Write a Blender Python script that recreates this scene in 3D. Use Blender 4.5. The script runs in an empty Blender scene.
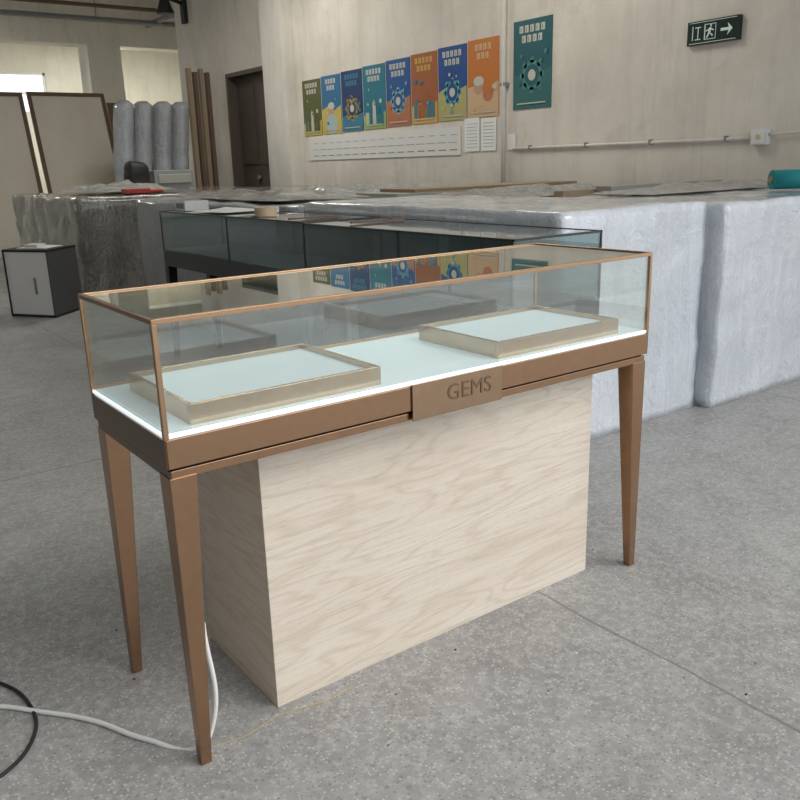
import bpy, bmesh, math, random
from mathutils import Vector, Matrix, noise
random.seed(4)
SC=bpy.context.scene
SC.view_settings.view_transform='Standard'
COL=SC.collection
# ------------------------------------------------------------------ materials
def mat(name,col=(.5,.5,.5),rough=.5,metal=0,spec=.5,emis=None,estr=0):
    m=bpy.data.materials.new(name);m.use_nodes=True
    b=m.node_tree.nodes['Principled BSDF']
    b.inputs['Base Color'].default_value=(*col,1);b.inputs['Roughness'].default_value=rough
    b.inputs['Metallic'].default_value=metal;b.inputs['Specular IOR Level'].default_value=spec
    if emis: 
        b.inputs['Emission Color'].default_value=(*emis,1);b.inputs['Emission Strength'].default_value=estr
    return m
def N(m,t): return m.node_tree.nodes.new(t)
def LK(m,a,b): m.node_tree.links.new(a,b)
def coords(m,scale=(1,1,1),rot=(0,0,0)):
    g=N(m,'ShaderNodeNewGeometry');mp=N(m,'ShaderNodeMapping')
    mp.inputs['Scale'].default_value=scale;mp.inputs['Rotation'].default_value=rot
    LK(m,g.outputs['Position'],mp.inputs['Vector']);return mp.outputs[0]
def noi(m,vec,s,d=4,r=.55,dist=0):
    n=N(m,'ShaderNodeTexNoise');n.inputs['Scale'].default_value=s;n.inputs['Detail'].default_value=d
    n.inputs['Roughness'].default_value=r;n.inputs['Distortion'].default_value=dist
    LK(m,vec,n.inputs['Vector']);return n.outputs['Fac']
def ramp(m,fac,stops):
    r=N(m,'ShaderNodeValToRGB');e=r.color_ramp.elements
    while len(e)<len(stops): e.new(.5)
    for i,(p,c) in enumerate(stops): e[i].position=p;e[i].color=(*c,1) if len(c)==3 else c
    LK(m,fac,r.inputs['Fac']);return r.outputs['Color']
def math_(m,op,a,b=0.,c=0.):
    x=N(m,'ShaderNodeMath');x.operation=op
    for k,v in enumerate((a,b,c)):
        if isinstance(v,(int,float)): x.inputs[k].default_value=v
        else: LK(m,v,x.inputs[k])
    return x.outputs[0]
def mixc(m,fac,a,b,mode='MIX'):
    x=N(m,'ShaderNodeMix');x.data_type='RGBA';x.blend_type=mode
    if isinstance(fac,(int,float)): x.inputs[0].default_value=fac
    else: LK(m,fac,x.inputs[0])
    for k,v in ((6,a),(7,b)):
        if isinstance(v,tuple): x.inputs[k].default_value=(*v,1)
        else: LK(m,v,x.inputs[k])
    return x.outputs[2]
def bump(m,h,st=.2,dist=.01):
    b=N(m,'ShaderNodeBump');b.inputs['Strength'].default_value=st;b.inputs['Distance'].default_value=dist
    LK(m,h,b.inputs['Height']);LK(m,b.outputs[0],m.node_tree.nodes['Principled BSDF'].inputs['Normal'])
def setc(m,o): LK(m,o,m.node_tree.nodes['Principled BSDF'].inputs['Base Color'])
def setr(m,o): LK(m,o,m.node_tree.nodes['Principled BSDF'].inputs['Roughness'])

def plaster(name,base,dark):
    m=mat(name,base,.9);v=coords(m)
    a=noi(m,v,.9,6,.65,.3);c=ramp(m,a,[(.32,dark),(.62,base)])
    v2=coords(m,(6,6,.7));s=noi(m,v2,.8,5,.7)
    c=mixc(m,ramp(m,s,[(.5,(0,0,0)),(.78,(.35,.35,.35))]),c,tuple(x*.55 for x in dark))
    v3=noi(m,v,2.6,8,.75,.6);c=mixc(m,ramp(m,v3,[(.57,(0,0,0)),(.68,(.22,.22,.22))]),c,tuple(x*.6 for x in dark))
    v4=noi(m,v,1.7,7,.7,.8);c=mixc(m,ramp(m,v4,[(.60,(0,0,0)),(.64,(.25,.25,.25))]),c,tuple(min(1,x*1.1) for x in base))
    setc(m,c);bump(m,noi(m,v,25,5,.6),.2,.01);return m
M_wall=plaster('wall_plaster',(.75,.70,.62),(.62,.57,.495))
M_wall2=plaster('pilaster_plaster',(.78,.75,.68),(.64,.61,.54))
M_far=plaster('far_wall_plaster',(.80,.78,.69),(.70,.68,.59))
M_ceil=plaster('ceiling_plaster',(.6,.58,.53),(.46,.44,.40))
# floor: worn grey terrazzo/concrete
M_floor=mat('terrazzo_floor',(.4,.4,.4),.6);m=M_floor;v=coords(m)
c=ramp(m,noi(m,v,.8,6,.6,.2),[(.3,(.30,.295,.29)),(.7,(.42,.415,.405))])
c=mixc(m,ramp(m,noi(m,v,6,8,.78),[(.40,(0,0,0)),(.68,(.7,.7,.7))]),c,(.22,.215,.205))
c=mixc(m,ramp(m,noi(m,v,1.9,6,.7,1),[(.54,(0,0,0)),(.70,(.4,.4,.4))]),c,(.18,.175,.165))
c=mixc(m,ramp(m,noi(m,v,38,4,.7),[(.48,(0,0,0)),(.62,(.4,.4,.4))]),c,(.55,.545,.53))
def speck(c,scale,lo,hi,col,ch,th,k0=1):
    vo=N(m,'ShaderNodeTexVoronoi');vo.inputs['Scale'].default_value=scale;LK(m,v,vo.inputs['Vector'])
    spk=ramp(m,vo.outputs['Distance'],[(lo,(k0,k0,k0)),(hi,(0,0,0))])
    sel=N(m,'ShaderNodeSeparateColor');LK(m,vo.outputs['Color'],sel.inputs[0])
    k=mixc(m,ramp(m,sel.outputs[ch],[(th,(0,0,0)),(th+.04,(1,1,1))]),(0.,0.,0.),spk)
    return mixc(m,k,c,col)
c=speck(c,120,.2,.45,(.62,.615,.60),0,.66,.7)
c=speck(c,140,.2,.45,(.18,.175,.17),1,.72,.75)
c=speck(c,45,.12,.28,(.22,.21,.20),2,.82,.7)
sx=N(m,'ShaderNodeSeparateXYZ');LK(m,v,sx.inputs[0])
wob=noi(m,v,3,3,.6)
def seam(c,axis,off,per,w=.004):
    a=math_(m,'MULTIPLY_ADD',wob,.03,sx.outputs[axis]);a2=math_(m,'ADD',a,-off+per*20)
    l=math_(m,'LESS_THAN',math_(m,'MODULO',a2,per),w)
    return mixc(m,math_(m,'MULTIPLY',l,.65),c,(.15,.145,.14))
c=seam(c,0,1.08,2.4,.008);c=seam(c,1,-.9,3.0,.008)
setc(m,c);setr(m,ramp(m,noi(m,v,4,4,.6),[(.3,(.4,.4,.4)),(.7,(.65,.65,.65))]))
bump(m,noi(m,v,60,4,.6),.15,.004)
# bronze
def bronze(name,col,r=.38):
    m=mat(name,col,r,1.0);v=coords(m,(1,1,1));n=noi(m,v,40,3,.5)
    setc(m,ramp(m,n,[(.3,tuple(x*.95 for x in col)),(.7,tuple(min(1,x*1.05) for x in col))]))
    return m
M_br=bronze('brushed_bronze',(.385,.235,.145),.24)
M_br_shade=bronze('bronze_side_shade',(.16,.105,.07),.25)  # shaded copy of the bronze, dark reflection painted into the colour
M_brf=bronze('bronze_frame_metal',(.46,.295,.18),.22)
M_plate=bronze('logo_plate_bronze',(.41,.28,.185),.24)
M_letter=mat('logo_letter_bronze',(.21,.14,.09),.4,.8)
M_traym=bronze('tray_champagne_metal',(.56,.42,.295),.2)
M_pad=mat('tray_fabric_pad_glow',(.80,.86,.91),.8,emis=(.84,.94,1),estr=.17)  # fabric is no lamp; faint glow added so the pads look lit
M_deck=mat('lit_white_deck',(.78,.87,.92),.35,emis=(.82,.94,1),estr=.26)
M_led=mat('led_strip',(.9,.95,1),.4,emis=(.85,.96,1),estr=.8)
# wood veneer
M_wood=mat('light_oak_veneer',(.7,.6,.5),.5);m=M_wood
vb=coords(m,(.55,.55,4.2));lo=noi(m,vb,1.5,3,.5,.35)
sn=math_(m,'SINE',math_(m,'MULTIPLY',lo,105.))
rg=math_(m,'MULTIPLY_ADD',sn,.5,.5)
v3=coords(m,(2.5,2.5,130));fi=noi(m,v3,2.5,5,.65)
c=ramp(m,noi(m,coords(m,(.7,.7,6)),1.5,5,.6),[(.3,(.68,.59,.49)),(.65,(.76,.68,.585))])
amt=math_(m,'MULTIPLY',math_(m,'POWER',rg,4.0),math_(m,'MULTIPLY',fi,.7))
c=mixc(m,amt,c,(.50,.40,.305))
c=mixc(m,ramp(m,fi,[(.45,(0,0,0)),(.72,(.55,.55,.55))]),c,(.54,.445,.35))
v5=coords(m,(7,7,170));c=mixc(m,ramp(m,noi(m,v5,4,2,.6),[(.60,(0,0,0)),(.69,(.5,.5,.5))]),c,(.40,.31,.23))
setc(m,c);bump(m,fi,.05,.002)
# glass
def glass(name,tint,base=.045,k=.85,refl=(1,1,1)):
    m=bpy.data.materials.new(name);m.use_nodes=True;nt=m.node_tree;nt.nodes.clear()
    o=N(m,'ShaderNodeOutputMaterial');t=N(m,'ShaderNodeBsdfTransparent');t.inputs[0].default_value=(*tint,1)
    g=N(m,'ShaderNodeBsdfGlossy');g.inputs['Color'].default_value=(*refl,1);g.inputs['Roughness'].default_value=.01
    l=N(m,'ShaderNodeLayerWeight');l.inputs['Blend'].default_value=.5
    q=math_(m,'MULTIPLY_ADD',math_(m,'POWER',l.outputs['Facing'],3.6),k,base)
    x=N(m,'ShaderNodeMixShader');LK(m,q,x.inputs[0]);LK(m,t.outputs[0],x.inputs[1]);LK(m,g.outputs[0],x.inputs[2]);LK(m,x.outputs[0],o.inputs[0]);return m
M_glass=glass('clear_glass',(.95,.972,.958),.085,.9)
M_topglass=glass('top_glass_green',(.85,.92,.90),.09,.9)
M_dglass=glass('dark_tinted_glass',(.55,.68,.68),.10)
M_black=mat('black_lacquer',(.018,.024,.026),.3)
M_blackm=mat('matte_black',(.015,.015,.015),.6)
M_deckd=mat('dark_deck',(.05,.08,.085),.35)
# foam wrap
def foam(name,c1,c2,bs=.5,r=.45,fold=.35,crease=.5,coat=.6):
    m=mat(name,c1,r);v=coords(m)
    n=noi(m,v,1.6,5,.6,.6);c=ramp(m,n,[(.3,c2),(.65,c1)])
    vs=coords(m,(7,7,.8));st=noi(m,vs,1.6,6,.7,1.0)
    c=mixc(m,ramp(m,st,[(.50,(0,0,0)),(.66,(fold,fold,fold))]),c,tuple(min(1,x*1.25) for x in c1))
    vd=coords(m,(2.2,2.2,1.5),(.3,.5,.2));cr=noi(m,vd,2.2,5,.6,2.5)
    ln=ramp(m,cr,[(.0,(0,0,0)),(.478,(0,0,0)),(.495,(crease,)*3),(.512,(0,0,0))]);c=mixc(m,ln,c,tuple(min(1,x*1.5) for x in c1))
    ln2=ramp(m,cr,[(.0,(0,0,0)),(.575,(0,0,0)),(.59,(crease*.8,)*3),(.605,(0,0,0))]);c=mixc(m,ln2,c,tuple(x*.6 for x in c2))
    setc(m,c)
    h=math_(m,'ADD',noi(m,v,5,6,.65,3.0),math_(m,'MULTIPLY_ADD',ln,.5,st));bump(m,h,bs,.05)
    P=m.node_tree.nodes['Principled BSDF'];P.inputs['Coat Weight'].default_value=coat;P.inputs['Coat Roughness'].default_value=.08
    return m
M_foam=foam('white_foam_wrap',(.70,.735,.785),(.60,.64,.70),.42,.3,.35,.4,1.0)
M_foam2=foam('grey_foam_wrap',(.48,.51,.54),(.34,.36,.38),.6,.35,.4)
M_film=foam('plastic_film_wrap',(.38,.37,.34),(.15,.145,.13),.9,.22,.7,.9,1)
M_filmtop=foam('clear_film_sheet',(.60,.60,.57),(.43,.42,.39),1.0,.2,.6)
M_board=mat('grey_board',(.34,.33,.30),.7)
M_ply=mat('plywood_panel',(.62,.57,.47),.75);c=ramp(M_ply,noi(M_ply,coords(M_ply,(1,1,.4)),1.5,5,.6),[(.3,(.68,.61,.50)),(.7,(.80,.75,.65))]);setc(M_ply,c)
M_brown=mat('brown_timber',(.15,.095,.06),.7)
M_door=mat('door_paint',(.10,.08,.062),.6)
M_card=mat('kraft_cardboard',(.33,.245,.16),.85)
M_teal=mat('teal_fabric_roll',(.005,.22,.24),.7)
M_white=mat('white_paper',(.86,.86,.84),.7)
M_notice=mat('faded_notice_paper',(.74,.74,.70),.8)
M_white2=mat('white_plastic',(.74,.74,.72),.4)
M_grey=mat('grey_plastic',(.25,.26,.26),.5)
M_dgrey=mat('dark_grey_board',(.09,.09,.09),.5)
M_red=mat('red_plastic',(.5,.05,.03),.4)
M_tape=mat('tan_tape',(.62,.46,.30),.4)
M_och=mat('ochre_cord',(.55,.42,.2),.7)
# ------------------------------------------------------------------ mesh builder
class MB:
    def __init__(s): s.bm=bmesh.new();s.mats=[]
    def mi(s,m):
        if m not in s.mats: s.mats.append(m)
        return s.mats.index(m)
    def hexa(s,p,m):
        vs=[s.bm.verts.new(q) for q in p];i=s.mi(m)
        for f in ((0,3,2,1),(4,5,6,7),(0,1,5,4),(1,2,6,5),(2,3,7,6),(3,0,4,7)):
            fc=s.bm.faces.new([vs[k] for k in f]);fc.material_index=i
    def box(s,x0,x1,y0,y1,z0,z1,m):
        s.hexa([(x0,y0,z0),(x1,y0,z0),(x1,y1,z0),(x0,y1,z0),(x0,y0,z1),(x1,y0,z1),(x1,y1,z1),(x0,y1,z1)],m)
    def poly(s,pts,m):
        f=s.bm.faces.new([s.bm.verts.new(p) for p in pts]);f.material_index=s.mi(m)
    def cyl(s,a,b,r,m,n=20,r2=None):
        a=Vector(a);b=Vector(b);d=b-a;i=s.mi(m);r2=r if r2 is None else r2
        q=d.to_track_quat('Z','Y').to_matrix()
        A=[];B=[]
        for k in range(n):
            t=2*math.pi*k/n;o=q@Vector((math.cos(t),math.sin(t),0))
            A.append(s.bm.verts.new(a+o*r));B.append(s.bm.verts.new(b+o*r2))
        for k in range(n):
            f=s.bm.faces.new([A[k],A[(k+1)%n],B[(k+1)%n],B[k]]);f.material_index=i;f.smooth=True
        f=s.bm.faces.new(A[::-1]);f.material_index=i;f=s.bm.faces.new(B);f.material_index=i
    def done(s,name,parent=None,bevel=0):
        me=bpy.data.meshes.new(name);bmesh.ops.recalc_face_normals(s.bm,faces=s.bm.faces);s.bm.to_mesh(me);s.bm.free()
        for m in s.mats: me.materials.append(m)
        o=bpy.data.objects.new(name,me);COL.objects.link(o)
        if parent: o.parent=parent
        if bevel:
            b=o.modifiers.new('b','BEVEL');b.width=bevel;b.segments=2;b.limit_method='ANGLE'
        return o
def empty(name,loc=(0,0,0)):
    e=bpy.data.objects.new(name,None);COL.objects.link(e);e.empty_display_size=.1;return e
def wrapped(name,x0,x1,y0,y1,z0,z1,m,amp=.012,seg=.06,parent=None,fr=3.0,round_=.03,seed=0):
    bm=bmesh.new();nx=max(2,int((x1-x0)/seg));ny=max(2,int((y1-y0)/seg));nz=max(2,int((z1-z0)/seg))
    cache={}
    def V(i,j,k):
        if (i,j,k) in cache: return cache[i,j,k]
        p=Vector((x0+(x1-x0)*i/nx,y0+(y1-y0)*j/ny,z0+(z1-z0)*k/nz))
        c=Vector((min(max(p.x,x0+round_),x1-round_),min(max(p.y,y0+round_),y1-round_),min(max(p.z,z0+.001),z1-round_)))
        d=p-c
        if d.length>1e-6: p=c+d.normalized()*min(d.length,round_)
        q=Vector((p.x*fr+seed,p.y*fr,p.z*fr*1.6))
        dn=noise.noise_vector(q)*amp+noise.noise_vector(q*3)*amp*.45
        s=min(1,(p.z-z0)/.05)
        p=p+Vector((dn.x,dn.y,dn.z*s));p.z=max(p.z,z0)
        v=bm.verts.new(p);cache[i,j,k]=v;return v
    def F(a): 
        f=bm.faces.new(a);f.smooth=True
    for i in range(nx):
        for j in range(ny):
            F([V(i,j,nz),V(i+1,j,nz),V(i+1,j+1,nz),V(i,j+1,nz)]);F([V(i,j+1,0),V(i+1,j+1,0),V(i+1,j,0),V(i,j,0)])
    for i in range(nx):
        for k in range(nz):
            F([V(i,0,k),V(i+1,0,k),V(i+1,0,k+1),V(i,0,k+1)]);F([V(i+1,ny,k),V(i,ny,k),V(i,ny,k+1),V(i+1,ny,k+1)])
    for j in range(ny):
        for k in range(nz):
            F([V(0,j+1,k),V(0,j,k),V(0,j,k+1),V(0,j+1,k+1)]);F([V(nx,j,k),V(nx,j+1,k),V(nx,j+1,k+1),V(nx,j,k+1)])
    me=bpy.data.meshes.new(name);bm.to_mesh(me);bm.free();me.materials.append(m)
    o=bpy.data.objects.new(name,me);COL.objects.link(o)
    if parent:o.parent=parent
    return o
def curve(name,pts,r,m,parent=None,cyc=False):
    cu=bpy.data.curves.new(name,'CURVE');cu.dimensions='3D';cu.bevel_depth=r;cu.bevel_resolution=3;cu.resolution_u=10
    sp=cu.splines.new('BEZIER');sp.bezier_points.add(len(pts)-1)
    for b,p in zip(sp.bezier_points,pts): b.co=p;b.handle_left_type=b.handle_right_type='AUTO'
    sp.use_cyclic_u=cyc;cu.materials.append(m);o=bpy.data.objects.new(name,cu);COL.objects.link(o)
    if parent:o.parent=parent
    return o
# ------------------------------------------------------------------ room shell
def slab(name,*a,m):
    b=MB();b.box(*a,m);return b.done(name)
slab('floor',-6,9,-9,20.2,-.1,0,m=M_floor)
H=4.6
b=MB()
b.box(5.5,5.75,-1.5,9.8,0,H,M_wall);b.box(5.5,5.75,9.8,11.15,2.6,H,M_wall);b.box(5.5,5.75,11.15,12.9,0,H,M_wall)
b.done('wall_right')
b=MB();b.box(5.66,5.7,9.86,11.09,.0,2.54,M_door);b.box(5.64,5.66,9.95,10.42,.15,1.1,M_door);b.box(5.64,5.66,10.52,11.0,.15,1.1,M_door)
b.box(5.64,5.66,9.95,10.42,1.25,2.4,M_door);b.box(5.64,5.66,10.52,11.0,1.25,2.4,M_door)
b.cyl((5.6,10.47,1.05),(5.64,10.47,1.05),.03,M_grey)
b.done('door_1')
b=MB();b.box(5.5,5.72,9.8,9.86,0,2.6,M_door);b.box(5.5,5.72,11.09,11.15,0,2.6,M_door);b.box(5.5,5.72,9.86,11.09,2.54,2.6,M_door);b.done('trim_1')
b=MB();b.box(5.34,5.5,8.95,9.6,0,H,M_wall2);b.done('trim_2')
b=MB();b.box(-6,9,20,20.2,0,2.55,M_far);b.box(-6,9,20,20.2,3.45,H,M_far);b.box(5.15,9,20,20.2,2.55,3.45,M_far);b.box(-6,1.2,20,20.2,2.55,3.45,M_far)
b.done('wall_back')
b=MB()
for x in (1.2,2.5,3.8,5.1): b.box(x,x+.05,20.02,20.08,2.55,3.45,M_white2)
b.box(1.2,5.15,20.02,20.08,2.55,2.6,M_white2);b.box(1.2,5.15,20.02,20.08,3.4,3.45,M_white2);b.box(1.2,5.15,20.03,20.07,2.98,3.02,M_white2)
b.done('window_1')
b=MB();b.box(9,9.2,12.9,20.2,0,H,M_far);b.box(5.75,9.2,12.7,12.9,0,H,M_far);b.done('wall_side')
b=MB();b.box(-6.2,-6,-5,20.2,0,1.1,M_wall);b.box(-6.2,-6,-5,20.2,3.4,H,M_wall);b.box(-6.2,-6,-5,9.6,1.1,3.4,M_wall)  # front stretch extended to keep sky light off the left
for y in (9.0,12.5,16,19.6): b.box(-6.2,-6,y,y+.6,1.1,3.4,M_wall)
b.done('wall_left')
b=MB();b.box(-6.2,-2.2,-5.2,-5,0,H,M_wall);b.box(-2.2,9.2,-5.2,-5,3.9,H,M_wall);b.done('wall_front_sky_block')  # unseen wall added to block sky from the left, opening kept on the right
b=MB()
for y in (9.6,13.1,16.6):
    for t in (0,.94,1.88,2.82): b.box(-6.12,-6.06,y+t,y+t+.06,1.1,3.4,M_white2)
    b.box(-6.12,-6.06,y,y+2.9,2.6,2.66,M_white2)
b.done('window_added_left')  # unseen left windows, added to let daylight into the far end
b=MB();b.box(-6.2,9.2,-1.5,20.2,H,H+.15,M_ceil);b.box(-6.2,-2.2,-5.2,-1.5,H,H+.15,M_ceil);b.done('ceiling')  # front-left piece added to shade that side
b=MB();b.box(-6,9,16,16.45,3.58,H,M_far);b.done('trim_3')
b=MB();b.box(-6,5.5,9.0,9.4,4.1,H,M_ceil);b.box(-6,5.5,2.2,2.6,4.1,H,M_ceil);b.done('trim_4')
b=MB();b.box(4.95,5.6,16,16.6,0,3.58,M_far);b.done('concrete_column')
b=MB();b.cyl((-5,15.4,3.95),(8.8,15.4,3.95),.05,M_grey);b.cyl((-5,14.9,4.1),(8.8,14.9,4.1),.035,M_brown);b.cyl((6.2,13.2,4.0),(6.2,19.9,4.0),.05,M_grey)
for x in (-3,1,5,8):
    b.cyl((x,15.4,3.95),(x,15.4,H),.01,M_grey,8)
b.done('ceiling_pipes')
b=MB();b.cyl((5.46,4.86,.0),(5.46,4.86,H),.022,M_wall2,12)
for z in (.6,1.9,3.2): b.box(5.44,5.5,4.82,4.9,z,z+.03,M_grey)
b.done('drain_pipe')
b=MB();b.cyl((5.48,4.74,1.31),(5.48,2.18,1.31),.013,M_wall2,10)
for y in (4.5,3.8,3.1,2.4): b.box(5.465,5.5,y,y+.02,1.29,1.335,M_grey)
b.box(5.44,5.5,2.06,2.18,1.26,1.37,M_white2);b.box(5.435,5.44,2.07,2.17,1.27,1.36,M_notice);b.cyl((5.43,2.12,1.315),(5.435,2.12,1.315),.02,M_tape);b.cyl((5.47,2.06,1.33),(5.47,1.2,1.36),.008,M_wall2,8)
b.done('electrical_conduit')
# exit sign
M_exit=mat('exit_sign_dark_green',(.008,.02,.015),.3);M_exw=mat('exit_sign_white',(.6,.7,.62),.4,emis=(.7,1,.8),estr=.1)
b=MB();y0,y1,z0,z1=2.36,2.80,2.015,2.185
b.box(5.46,5.5,y0,y1,z0,z1,M_exit)
X=5.457
def q2(yc,pts,m=M_exw,x=X): b.poly([(x,yc-a,2.1+c) for a,c in pts],m)
q2(2.60,[(-.05,-.055),(.05,-.055),(.05,.055),(-.05,.055)])
q2(2.60,[(-.04,-.05),(.045,-.05),(.045,.05),(-.04,.05)],M_exit,X-.001)
X2=X-.002
for pts in ([(-.01,.025),(.012,.03),(.005,-.01),(-.015,-.008)],[(-.013,-.008),(.002,-.01),(-.02,-.045),(-.032,-.042)],[(-.003,-.01),(.01,-.012),(.03,-.028),(.022,-.038)],[(-.01,.02),(-.008,.01),(-.035,.0),(-.035,.01)],[(.01,.022),(.008,.012),(.03,.002),(.034,.01)],[(0,.034),(.015,.034),(.015,.048),(0,.048)]):
    q2(2.60,pts,M_exw,X2)
q2(2.70,[(-.055,-.05),(-.047,-.05),(-.047,.05),(-.055,.05)]);q2(2.70,[(-.03,-.05),(.02,-.05),(.02,-.043),(-.03,-.043)]);q2(2.70,[(-.03,.034),(.02,.034),(.02,.042),(-.03,.042)]);q2(2.70,[(-.008,-.05),(.0,-.05),(.0,.04),(-.008,.04)])
q2(2.46,[(-.05,-.01),(.02,-.01),(.02,.01),(-.05,.01)]);q2(2.46,[(.005,-.045),(.05,0),(.05,.0001),(.005,.045),(.02,0)])
q2(2.58,[(-.2,.072),(.2,.072),(.2,.076),(-.2,.076)]);q2(2.58,[(-.2,-.076),(.2,-.076),(.2,-.072),(-.2,-.072)])
b.done('exit_sign')
# posters
pal=[((.10,.11,.035),(.5,.42,.06),(.05,.16,.2)),((.03,.15,.30),(.55,.45,.1),(.4,.5,.5)),((.015,.045,.13),(.05,.2,.3),(.4,.28,.1)),
((.02,.17,.24),(.3,.42,.15),(.5,.5,.35)),((.015,.09,.27),(.45,.17,.08),(.2,.4,.5)),((.36,.11,.035),(.6,.38,.08),(.06,.18,.25)),
((.01,.065,.25),(.45,.4,.15),(.1,.35,.4)),((.55,.17,.025),(.62,.42,.24),(.5,.18,.1))]
def pm(c): 
    m=mat('poster_ink',c,.5);return m
def poster(yr,w,zt,h,cols,sd):
    rd=random.Random(sd);b=MB();x=5.492;yl=yr+w
    A,B,C=[pm(c) for c in cols];W=pm((.55,.55,.48))
    def P(a,c,m,k): b.poly([(x-.0008*k,yl-w*u,zt-h*v) for u,v in c],m)
    b.box(x,5.5,yr,yl,zt-h,zt,A)
    hz=rd.uniform(.55,.8)
    P(0,[(.0,hz),(.3,hz-.07*rd.random()),(.6,hz+.05*rd.random()),(1,hz-.06),(1,1),(0,1)],B,1)
    for r_ in range(2):
        n=5-r_-(sd%2)
        for i in range(n):
            u=.16+i*.14+.07*r_+.07*(sd%2);P(0,[(u,.06+r_*.11),(u+.1,.06+r_*.11),(u+.1,.14+r_*.11),(u,.14+r_*.11)],W if sd%3 else B,2)
            P(0,[(u+.03,.08+r_*.11),(u+.045,.08+r_*.11),(u+.045,.13+r_*.11),(u+.03,.13+r_*.11)],A,3)
    def disc(u,v,r,m,k,n=18,sq=1): P(0,[(u+r*math.cos(t*2*math.pi/n),v+sq*r*w/h*math.sin(t*2*math.pi/n)) for t in range(n)],m,k)
    kind=sd%4
    if kind==0:
        disc(.5,.62,.27,C,2);disc(.5,.62,.19,A,3);disc(.5,.62,.1,W,4)
        for i in range(8):
            a=i*math.pi/4;disc(.5+.27*math.cos(a),.62+.27*w/h*math.sin(a),.06,C,2)
    elif kind==1:
        disc(.5,.83,.3,C,2,sq=.9);disc(.5,.58,.14,pm((.5,.3,.2)),3);disc(.5,.52,.16,W,4,sq=.6)
        P(0,[(.3,.53),(.7,.53),(.7,.55),(.3,.55)],W,5)
    elif kind==2:
        for i in range(5):
            hh=rd.uniform(.15,.35);u=.1+i*.165;P(0,[(u,.9-hh),(u+.14,.9-hh),(u+.14,.92),(u,.92)],rd.choice((C,W,A)),3+i)
    else:
        disc(.36,.6,.17,pm((.5,.3,.2)),2);disc(.66,.7,.17,C,3);disc(.36,.53,.17,W,4,sq=.6);disc(.66,.63,.17,A,5,sq=.6)
    for i in range(6): disc(rd.uniform(.1,.9),rd.uniform(.36,.93),rd.uniform(.02,.06),rd.choice((A,B,C,W)),9+i*.2)
    P(0,[(.12,.93),(.88,.93),(.88,.945),(.12,.945)],W,11)
    return b.done('wall_poster')
for i in range(8):
    yr=8.35-.482*i-.01
    poster(yr,.46,2.29+.012*i,.70+.006*i,pal[i],[2,1,0,2,4,6,8,3][i])
poster(4.26,.50,2.46,.79,((.012,.10,.115),(.03,.14,.14),(.06,.20,.20)),4)
b=MB();b.box(5.488,5.4975,5.55,8.70,1.27,1.56,M_notice)
for i in range(16):
    yy=5.6+i*.19;b.box(5.486,5.488,yy,yy+.13,1.32,1.33,M_grey) ;b.box(5.486,5.488,yy,yy+.15,1.40,1.405,M_grey);b.box(5.486,5.488,yy,yy+.1,1.48,1.485,M_grey)
b.done('notice_banner')
b=MB();b.box(5.488,5.492,5.0,5.22,1.30,1.62,M_white);b.box(5.488,5.492,5.25,5.48,1.30,1.63,M_white);b.box(5.488,5.492,4.72,4.83,1.3,1.45,M_white)
for i in range(8): b.box(5.486,5.488,5.03,5.19,1.34+i*.033,1.344+i*.033,M_grey);b.box(5.486,5.488,5.28,5.45,1.34+i*.033,1.344+i*.033,M_grey)
b.done('paper_notice')
b=MB();b.box(5.44,5.5,12.35,12.5,3.5,3.85,M_blackm);b.cyl((5.44,12.42,3.8),(5.15,12.42,3.88),.03,M_blackm,10);b.cyl((5.15,12.42,3.9),(5.15,12.42,3.62),.05,M_blackm,14,.14)
b.done('wall_lamp')
# ------------------------------------------------------------------ jewellery showcase
W,D,Z1,ZG,ZT=1.4208,.4465,.640,.728,.95
root=empty('jewelry_display_case')
t,bt=.058,.026
for i,(x,y,sx_,sy_) in enumerate(((0,0,1,1),(W,0,-1,1),(0,D,1,-1),(W,D,-1,-1))):
    b=MB()
    def sq(s,z): 
        xs=sorted((x+.003*sx_,x+sx_*s));ys=sorted((y+.003*sy_,y+sy_*s));return [(xs[0],ys[0],z),(xs[1],ys[0],z),(xs[1],ys[1],z),(xs[0],ys[1],z)]
    b.hexa(sq(bt,0)+sq(t,Z1+.004),M_br);b.done('leg_%d'%(i+1),root,.0015)
b=MB()
b.box(.008,W-.008,.006,D-.006,Z1,Z1+.018,M_br)
b.box(.012,W-.012,.012,D-.012,Z1+.018,Z1+.024,M_blackm)
b.box(.003,W-.003,0,D,Z1+.024,ZG-.006,M_br)
b.done('apron',root,.0012)
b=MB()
for xa,xb in ((0,.003),(W-.003,W)): b.box(xa,xb,.001,D-.001,Z1+.024,ZG-.006,M_br_shade)
for xa,xb in ((.005,.008),(W-.008,W-.005)): b.box(xa,xb,.007,D-.007,Z1,Z1+.018,M_br_shade)
b.done('apron_side_shade',root)  # thin skins added on the apron ends to carry the shaded bronze
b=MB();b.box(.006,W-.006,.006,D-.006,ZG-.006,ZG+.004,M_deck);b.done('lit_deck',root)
b=MB();b.box(.008,W-.008,.0015,.007,ZG-.003,ZG+.004,M_led);b.box(.0015,.007,.008,D-.008,ZG-.003,ZG+.004,M_led);b.done('led_strip',root)
r=.010;b=MB()
z=ZT-r
b.box(0,W,0,r,z,z+r,M_brf);b.box(0,W,D-r,D,z,z+r,M_brf);b.box(0,r,r,D-r,z,z+r,M_brf);b.box(W-r,W,r,D-r,z,z+r,M_brf)
for x in (0,W-r):
    for y in (0,D-r): b.box(x,x+r,y,y+r,ZG-.006,ZT-r,M_brf)
b.box(r,W-r,D-r,D,ZG-.006,ZG+.012,M_brf)
b.done('bronze_frame',root,.0008)
b=MB();b.box(r,W-r,.003,.008,ZG+.006,ZT-r,M_glass);b.done('front_glass',root)
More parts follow.
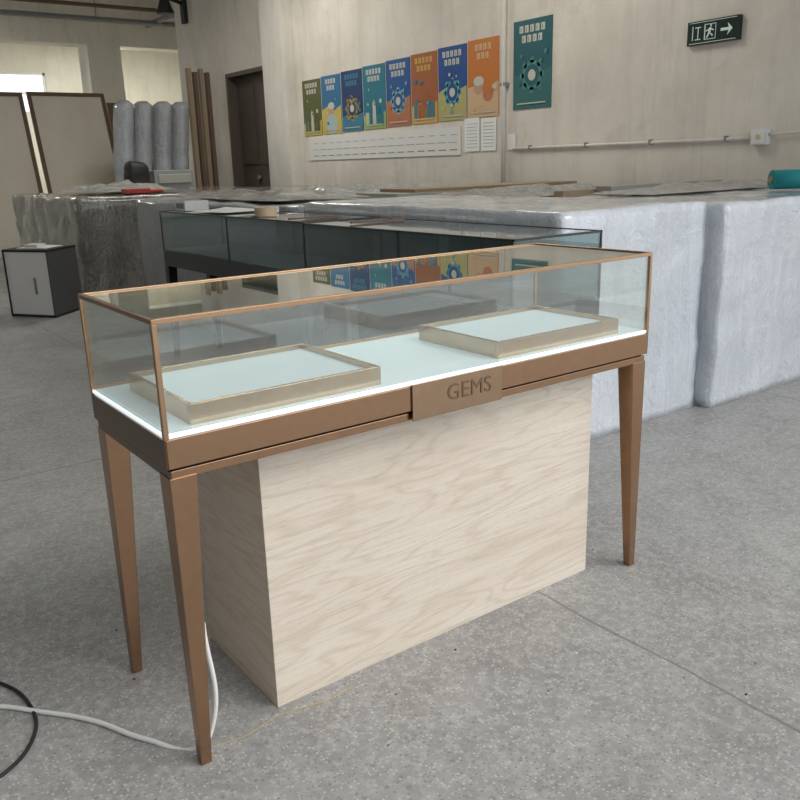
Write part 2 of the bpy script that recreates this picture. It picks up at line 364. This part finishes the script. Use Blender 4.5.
b=MB();b.box(.003,.008,r,D-r,ZG+.006,ZT-r,M_glass);b.box(W-.008,W-.003,r,D-r,ZG+.006,ZT-r,M_glass);b.done('side_glass',root)
b=MB();b.box(r,W-r,r,D-r,ZT-.008,ZT-.003,M_topglass);b.done('top_glass',root)
b=MB();b.box(r,W/2+.02,D-.006,D-.002,ZG+.012,ZT-r,M_glass);b.box(W/2-.02,W-r,D-.011,D-.007,ZG+.012,ZT-r,M_glass);b.done('rear_sliding_glass_doors',root)
b=MB();b.box(.575,.85,-.005,0,Z1+.0,ZG-.002,M_plate);b.done('logo_plate',root,.001)
cu=bpy.data.curves.new('logo_letters','FONT');cu.body='GEMS';cu.size=.055;cu.extrude=.0006;cu.space_character=1.05;cu.materials.append(M_letter)
o=bpy.data.objects.new('logo_letters',cu);o.location=(.675,-.0058,Z1+.03);o.rotation_euler=(math.pi/2,0,0);COL.objects.link(o);o.parent=root
b=MB();b.box(.222,1.278,.075,.452,0,Z1,M_wood);b.done('oak_veneer_pedestal',root,.0012)
def tray(x0,x1,y0,y1,n):
    z=ZG+.004;b=MB();h=.042;w=.010
    b.box(x0,x1,y0,y0+w,z,z+h,M_traym);b.box(x0,x1,y1-w,y1,z,z+h,M_traym);b.box(x0,x0+w,y0+w,y1-w,z,z+h,M_traym);b.box(x1-w,x1,y0+w,y1-w,z,z+h,M_traym)
    b.done('display_tray_%d_frame'%n,root,.001)
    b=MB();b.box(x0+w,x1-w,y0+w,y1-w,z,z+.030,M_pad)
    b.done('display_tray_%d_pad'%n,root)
tray(.065,.515,.03,.37,1);tray(.87,1.325,.03,.35,2)
# ------------------------------------------------------------------ dark showcases behind
def dark_case(x0,x1,y0,y1,split):
    r_=empty('dark_glass_display_case')
    zt=.95;zg=.70;b=MB()
    b.box(x0,x1,y0,y1,.60,zg,M_black);b.done('body',r_,.003)
    b=MB();b.box(x0+.01,x1-.01,y0+.01,y1-.01,zg,zg+.006,M_deckd);b.done('deck',r_)
    e=.008;b=MB()
    z=zt-e
    b.box(x0,x1,y0,y0+e,z,zt,M_black);b.box(x0,x1,y1-e,y1,z,zt,M_black);b.box(x0,x0+e,y0,y1,z,zt,M_black);b.box(x1-e,x1,y0,y1,z,zt,M_black)
    for x in (x0,x1-e):
        for y in (y0,y1-e,split): b.box(x,x+e,y,y+e,zg,zt,M_black)
    b.done('frame',r_)
    b=MB();b.box(x0+.002,x0+.006,y0+e,y1-e,zg+.006,zt-e,M_dglass);b.box(x0+e,x1-e,y0+.002,y0+.006,zg+.006,zt-e,M_dglass)
    b.box(x0+e,x1-e,y0+e,y1-e,zt-.006,zt-.002,M_dglass);b.box(x1-.006,x1-.002,y0+e,y1-e,zg+.006,zt-e,M_dglass);b.done('glass',r_)
    for i,(x,y,s,q) in enumerate(((x0,y0+.05,1,1),(x1-.09,y0+.05,-1,1),(x0,y1,1,-1),(x1-.09,y1,-1,-1))):
        b=MB()
        def sq(k,z):
            xs=sorted((x,x+s*k));ys=sorted((y,y+q*k));return [(xs[0],ys[0],z),(xs[1],ys[0],z),(xs[1],ys[1],z),(xs[0],ys[1],z)]
        b.hexa(sq(.03,0)+sq(.06,.6),M_black);b.done('leg_%d'%(i+1),r_)
    b=MB();b.box(x0+.08,x1-.1,(y0+y1)/2-.3,(y0+y1)/2+.3,0,.6,M_black);b.done('pedestal',r_)
    return r_
dark_case(1.455,1.905,.585,1.98,1.23)
dark_case(1.50,1.93,2.02,3.90,2.9)
# ------------------------------------------------------------------ wrapped stacks
wrapped('foam_wrapped_cabinet_stack',1.99,2.985,.87,2.9,0,1.0,M_foam,.008,.04,seed=1,round_=.015,fr=4)
wrapped('foam_wrapped_cabinet_stack',3.02,5.3,.80,2.05,0,.985,M_foam,.010,.04,seed=7,round_=.015,fr=4)
wrapped('foam_wrapped_cabinet_stack',3.05,5.3,2.15,4.3,0,.94,M_foam,.012,.07,seed=12)
wrapped('foam_wrapped_cabinet_stack',2.0,2.95,3.0,5.8,0,.97,M_foam2,.012,.07,seed=17)
wrapped('foam_wrapped_cabinet_stack',3.05,5.25,4.4,6.7,0,.91,M_foam2,.016,.08,seed=22)
wrapped('film_wrapped_cabinet_stack',1.80,3.3,6.85,8.9,0,.97,M_film,.022,.06,seed=31,round_=.05)
wrapped('film_wrapped_cabinet_stack',3.4,5.2,7.05,9.0,0,.95,M_film,.02,.07,seed=41)
wrapped('film_wrapped_cabinet_stack',2.0,4.7,9.1,10.4,0,.95,M_film,.02,.07,seed=43)
def sheet(name,x0,x1,y0,y1,z,m,amp,rot=0,seg=.03,seed=0):
    bm=bmesh.new();nx=int((x1-x0)/seg);ny=int((y1-y0)/seg);g=[]
    cx,cy=(x0+x1)/2,(y0+y1)/2
    for i in range(nx+1):
        row=[]
        for j in range(ny+1):
            px=x0+(x1-x0)*i/nx-cx;py=y0+(y1-y0)*j/ny-cy
            ex=noise.noise(Vector((px*3,py*3,seed)))*.12
            hz=.5+.5*noise.noise(Vector((px*3,py*3,seed+3)))+.35*noise.noise(Vector((px*8,py*8,seed+5)))
            ed=min(1,min(i,nx-i,j,ny-j)/4.)
            X_=px*(1+ex);Y_=py*(1+ex)
            row.append(bm.verts.new((cx+X_*math.cos(rot)-Y_*math.sin(rot),cy+X_*math.sin(rot)+Y_*math.cos(rot),z+max(0,hz)*amp*ed+.004)))
        g.append(row)
    for i in range(nx):
        for j in range(ny):
            f=bm.faces.new([g[i][j],g[i+1][j],g[i+1][j+1],g[i][j+1]]);f.smooth=True
    me=bpy.data.meshes.new(name);bm.to_mesh(me);bm.free();me.materials.append(m);o=bpy.data.objects.new(name,me);COL.objects.link(o);return o
sheet('crumpled_film_sheet',3.4,4.9,1.5,1.95,.992,M_filmtop,.06,0,.03,2)
sheet('crumpled_film_sheet',3.3,4.6,2.65,3.4,.955,M_filmtop,.09,.1,.03,5)
sheet('crumpled_film_sheet',2.1,2.8,3.4,5.2,.985,M_filmtop,.07,0,.035,9)
sheet('crumpled_film_sheet',3.4,5.0,4.7,6.3,.93,M_filmtop,.09,0,.04,14)
sheet('crumpled_film_sheet',2.1,3.0,7.3,8.5,1.0,M_filmtop,.10,0,.04,19)
b=MB()
b.box(3.2,5.1,3.6,4.15,.955,.985,M_board);b.box(3.4,5.2,3.65,4.1,.985,1.01,M_card);b.done('flat_board_pile')
b=MB();b.box(3.9,5.15,2.2,2.32,.955,1.02,M_board);b.box(3.6,4.7,2.34,2.42,.955,1.0,M_card);b.done('edge_strip_bundle')
b=MB();b.cyl((4.25,1.3,1.048),(4.5,1.12,1.048),.055,M_teal,24);b.cyl((4.24,1.308,1.048),(4.51,1.112,1.048),.018,M_card,16);b.done('teal_fabric_roll')
def ring(name,c,R,r_,h,m):
    b=MB();n=32;x,y,z=c
    for k in range(n):
        a0=2*math.pi*k/n;a1=2*math.pi*(k+1)/n
        P=[(r_,a0),(R,a0),(R,a1),(r_,a1)]
        lo=[(x+q*math.cos(a),y+q*math.sin(a),z) for q,a in P];hi=[(p[0],p[1],z+h) for p in lo]
        b.poly(hi,m);b.poly(lo[::-1],m);b.poly([lo[1],lo[2],hi[2],hi[1]],m);b.poly([lo[3],lo[0],hi[0],hi[3]],m)
    return b.done(name)
ring('tape_roll',(1.62,2.65,.952),.06,.04,.045,M_tape)
ring('tape_roll',(1.80,2.95,.952),.055,.038,.03,M_white2)
b=MB();b.box(1.58,1.74,3.66,3.82,.952,1.01,M_white2);b.box(1.60,1.72,3.68,3.80,1.01,1.014,M_grey);b.box(1.579,1.58,3.68,3.80,.965,.995,M_grey);b.done('small_white_carton',bevel=.004)
sheet('packing_paper_scrap',1.56,1.88,3.1,3.55,.952,M_notice,.03,.1,.03,33)
b=MB();b.box(1.52,1.8,2.2,2.23,.952,.96,M_brown);b.box(1.55,1.84,1.7,1.72,.952,.96,M_brown);b.done('wooden_slat')
# ------------------------------------------------------------------ left background
b=MB()
c0=Vector((1.01,6.43));eu=(Vector((1.28,6.02))-c0);ev=Vector((.33,.33))
def pt(u,v): q=c0+eu*u+ev*v;return (q.x,q.y)
def rb(u0,u1,v0,v1,z0,z1,m):
    pts=[pt(u0,v0),pt(u1,v0),pt(u1,v1),pt(u0,v1)];b.hexa([(x,y,z0) for x,y in pts]+[(x,y,z1) for x,y in pts],m)
rb(0,1,0,1,.0,.02,M_blackm);rb(0,1,0,1,.56,.58,M_blackm);rb(0,.03,0,.06,.02,.56,M_blackm);rb(.97,1,0,1,.02,.56,M_dgrey);rb(0,.03,0.06,1,.02,.56,M_dgrey);rb(.03,.97,.02,.1,.02,.56,M_white)
rb(.03,.97,.94,1,.02,.56,M_dgrey)
rb(.62,.66,.0,.02,.2,.34,M_grey)
b.done('small_white_cabinet')
b=MB();rb(.2,.85,.2,.8,.582,.586,M_white);b.done('paper_sheet')
b=MB();rb(.3,.6,.3,.6,.588,.61,M_notice);b.done('notepad')
def panel(x0,x1,yb,yt,h,m,edge,x0t=None):
    b=MB();dx=(x0t or x0)-x0
    def quad(xa,xb,za,zb,off,th,mm):
        def P(x,z,o): k=z/h;return (x+dx*k,yb+(yt-yb)*k+o,z)
        b.hexa([P(xa,za,off),P(xb,za,off),P(xb,za,off+th),P(xa,za,off+th),P(xa,zb,off),P(xb,zb,off),P(xb,zb,off+th),P(xa,zb,off+th)],mm)
    quad(x0,x1,0,h,0,.03,m)
    quad(x0,x0+.06,0,h,-.015,.015,edge);quad(x1-.06,x1,0,h,-.015,.015,edge);quad(x0+.06,x1-.06,h-.06,h,-.015,.015,edge)
    return b.done('leaning_plywood_panel')
panel(1.9,2.92,12.3,13.0,2.42,M_ply,M_brown)
panel(3.0,4.2,12.3,13.05,2.44,M_ply,M_brown)
panel(4.25,4.6,12.5,13.1,2.3,M_brown,M_brown)
r_=empty('rolled_foam_bundles')
for i in range(4):
    x=3.74+i*.29;y=11.1+.05*(i%2)
    bm=bmesh.new();n=24;rings=[];R0=.135
    for k in range(40):
        z=2.18*k/39;rr=R0
        zz=z-(2.18-.07)
        if zz>0: rr=R0-.07+math.sqrt(max(0.0,.07**2-zz**2))
        s=1+.08*noise.noise(Vector((i*3.1,z*4,0)))
        lean=-.05+.16*(z/2.18)**2
        rings.append([bm.verts.new((x+lean+rr*s*math.cos(2*math.pi*a/n)*(1+.05*noise.noise(Vector((a,z*6,i)))),y+rr*s*1.5*math.sin(2*math.pi*a/n),z)) for a in range(n)])
    for k in range(39):
        for a in range(n):
            f=bm.faces.new([rings[k][a],rings[k][(a+1)%n],rings[k+1][(a+1)%n],rings[k+1][a]]);f.smooth=True
    bm.faces.new(rings[-1]);bm.faces.new(rings[0][::-1])
    me=bpy.data.meshes.new('roll');bm.to_mesh(me);bm.free();me.materials.append(M_foam2);o=bpy.data.objects.new('foam_roll_%d'%(i+1),me);COL.objects.link(o);o.parent=r_
b=MB()
for i in range(4):
    x=4.93+i*.1;b.box(x,x+.06,11.25,11.33,0,2.68-.05*(i%2),M_brown if i%2 else M_card)
b.done('timber_battens')
b=MB();b.box(3.55,4.1,9.4,9.75,.975,1.2,M_grey);b.box(3.6,4.05,9.38,9.4,1.03,1.15,M_board);b.done('grey_storage_bin',bevel=.02)
wrapped('black_backpack',3.2,3.5,9.35,9.6,.975,1.32,M_blackm,.02,.04,round_=.09,seed=51)
b=MB();b.box(2.35,2.6,7.0,7.15,.985,1.03,M_red);b.cyl((2.62,7.1,1.0),(2.8,7.2,1.0),.015,M_red,10);b.done('red_tape_dispenser',bevel=.008)
b=MB();b.box(.55,.95,7.3,7.8,0,.5,M_card);b.box(.6,.9,7.35,7.7,.5,.75,M_white2);b.box(.55,.8,7.35,7.6,.75,.85,M_red);b.done('carton_pile',bevel=.01)
# ------------------------------------------------------------------ cables and floor debris
zc=.006
curve('white_power_cable',[(.055,.05,.30),(.05,.045,.05),(.02,.055,zc),(-.06,.15,zc),(-.14,.30,zc),(-.22,.40,zc),(-.31,.50,zc),(-.5,.62,zc),(-.9,.75,zc)],.0055,M_white2)
curve('black_power_cable',[(-.7,.95,.005),(-.42,.76,.005),(-.28,.60,.005),(-.235,.45,.005),(-.262,.31,.005),(-.35,.23,.005),(-.6,.2,.005)],.0042,M_blackm)
curve('ochre_cord',[(.048,.039,.003),(.12,.03,.003),(.2,.045,.003),(.331,.0235,.003),(.4,.03,.003)],.001,M_och)
b=MB()
for i in range(60):
    x=random.uniform(-.4,3);y=random.uniform(-.9,.7);s=random.uniform(.001,.004)
    if .15<x<1.35 and .02<y<.5: continue
    b.box(x,x+s*1.5,y,y+s,0,s*.6,random.choice((M_blackm,M_brown,M_white2)))
b.done('floor_debris')
# ------------------------------------------------------------------ lighting
w=bpy.data.worlds.new('World');SC.world=w;w.use_nodes=True
bg=w.node_tree.nodes['Background'];bg.inputs[0].default_value=(.90,.95,1,1);bg.inputs[1].default_value=1.5
sl=bpy.data.lights.new('soft_daylight','SUN');sl.energy=1.9;sl.angle=math.radians(40);sl.color=(1,.97,.92)
so=bpy.data.objects.new('soft_daylight',sl);COL.objects.link(so)
so.rotation_euler=Vector((-.45,.64,-.70)).to_track_quat('-Z','Y').to_euler()
for i,(x,y,e) in enumerate(((3.8,4,45),(3.6,8,75),(6,17,180),(1.5,15.5,80))):  # unseen area lamps added as fill for the dim interior
    l=bpy.data.lights.new('interior_fill_%d'%i,'AREA');l.shape='RECTANGLE';l.size=1.5;l.size_y=1.0;l.energy=e;l.color=(1,.97,.9)
    o=bpy.data.objects.new('interior_fill_%d'%i,l);o.location=(x,y,H-.6);COL.objects.link(o)
# ------------------------------------------------------------------ camera
cd=bpy.data.cameras.new('camera');cd.sensor_width=36;cd.lens=36*823/800;cd.clip_start=.05
co=bpy.data.objects.new('camera',cd);COL.objects.link(co)
yaw,pit,rol=.6305,.2805,-.0293
fw=Vector((math.sin(yaw)*math.cos(pit),math.cos(yaw)*math.cos(pit),-math.sin(pit)));rt=Vector((math.cos(yaw),-math.sin(yaw),0));up=rt.cross(fw)
R_=rt*math.cos(rol)+up*math.sin(rol);U_=-rt*math.sin(rol)+up*math.cos(rol)
mw=Matrix((( R_.x,U_.x,-fw.x,-.499),(R_.y,U_.y,-fw.y,-1.4279),(R_.z,U_.z,-fw.z,1.2059),(0,0,0,1)))
co.matrix_world=mw;SC.camera=co
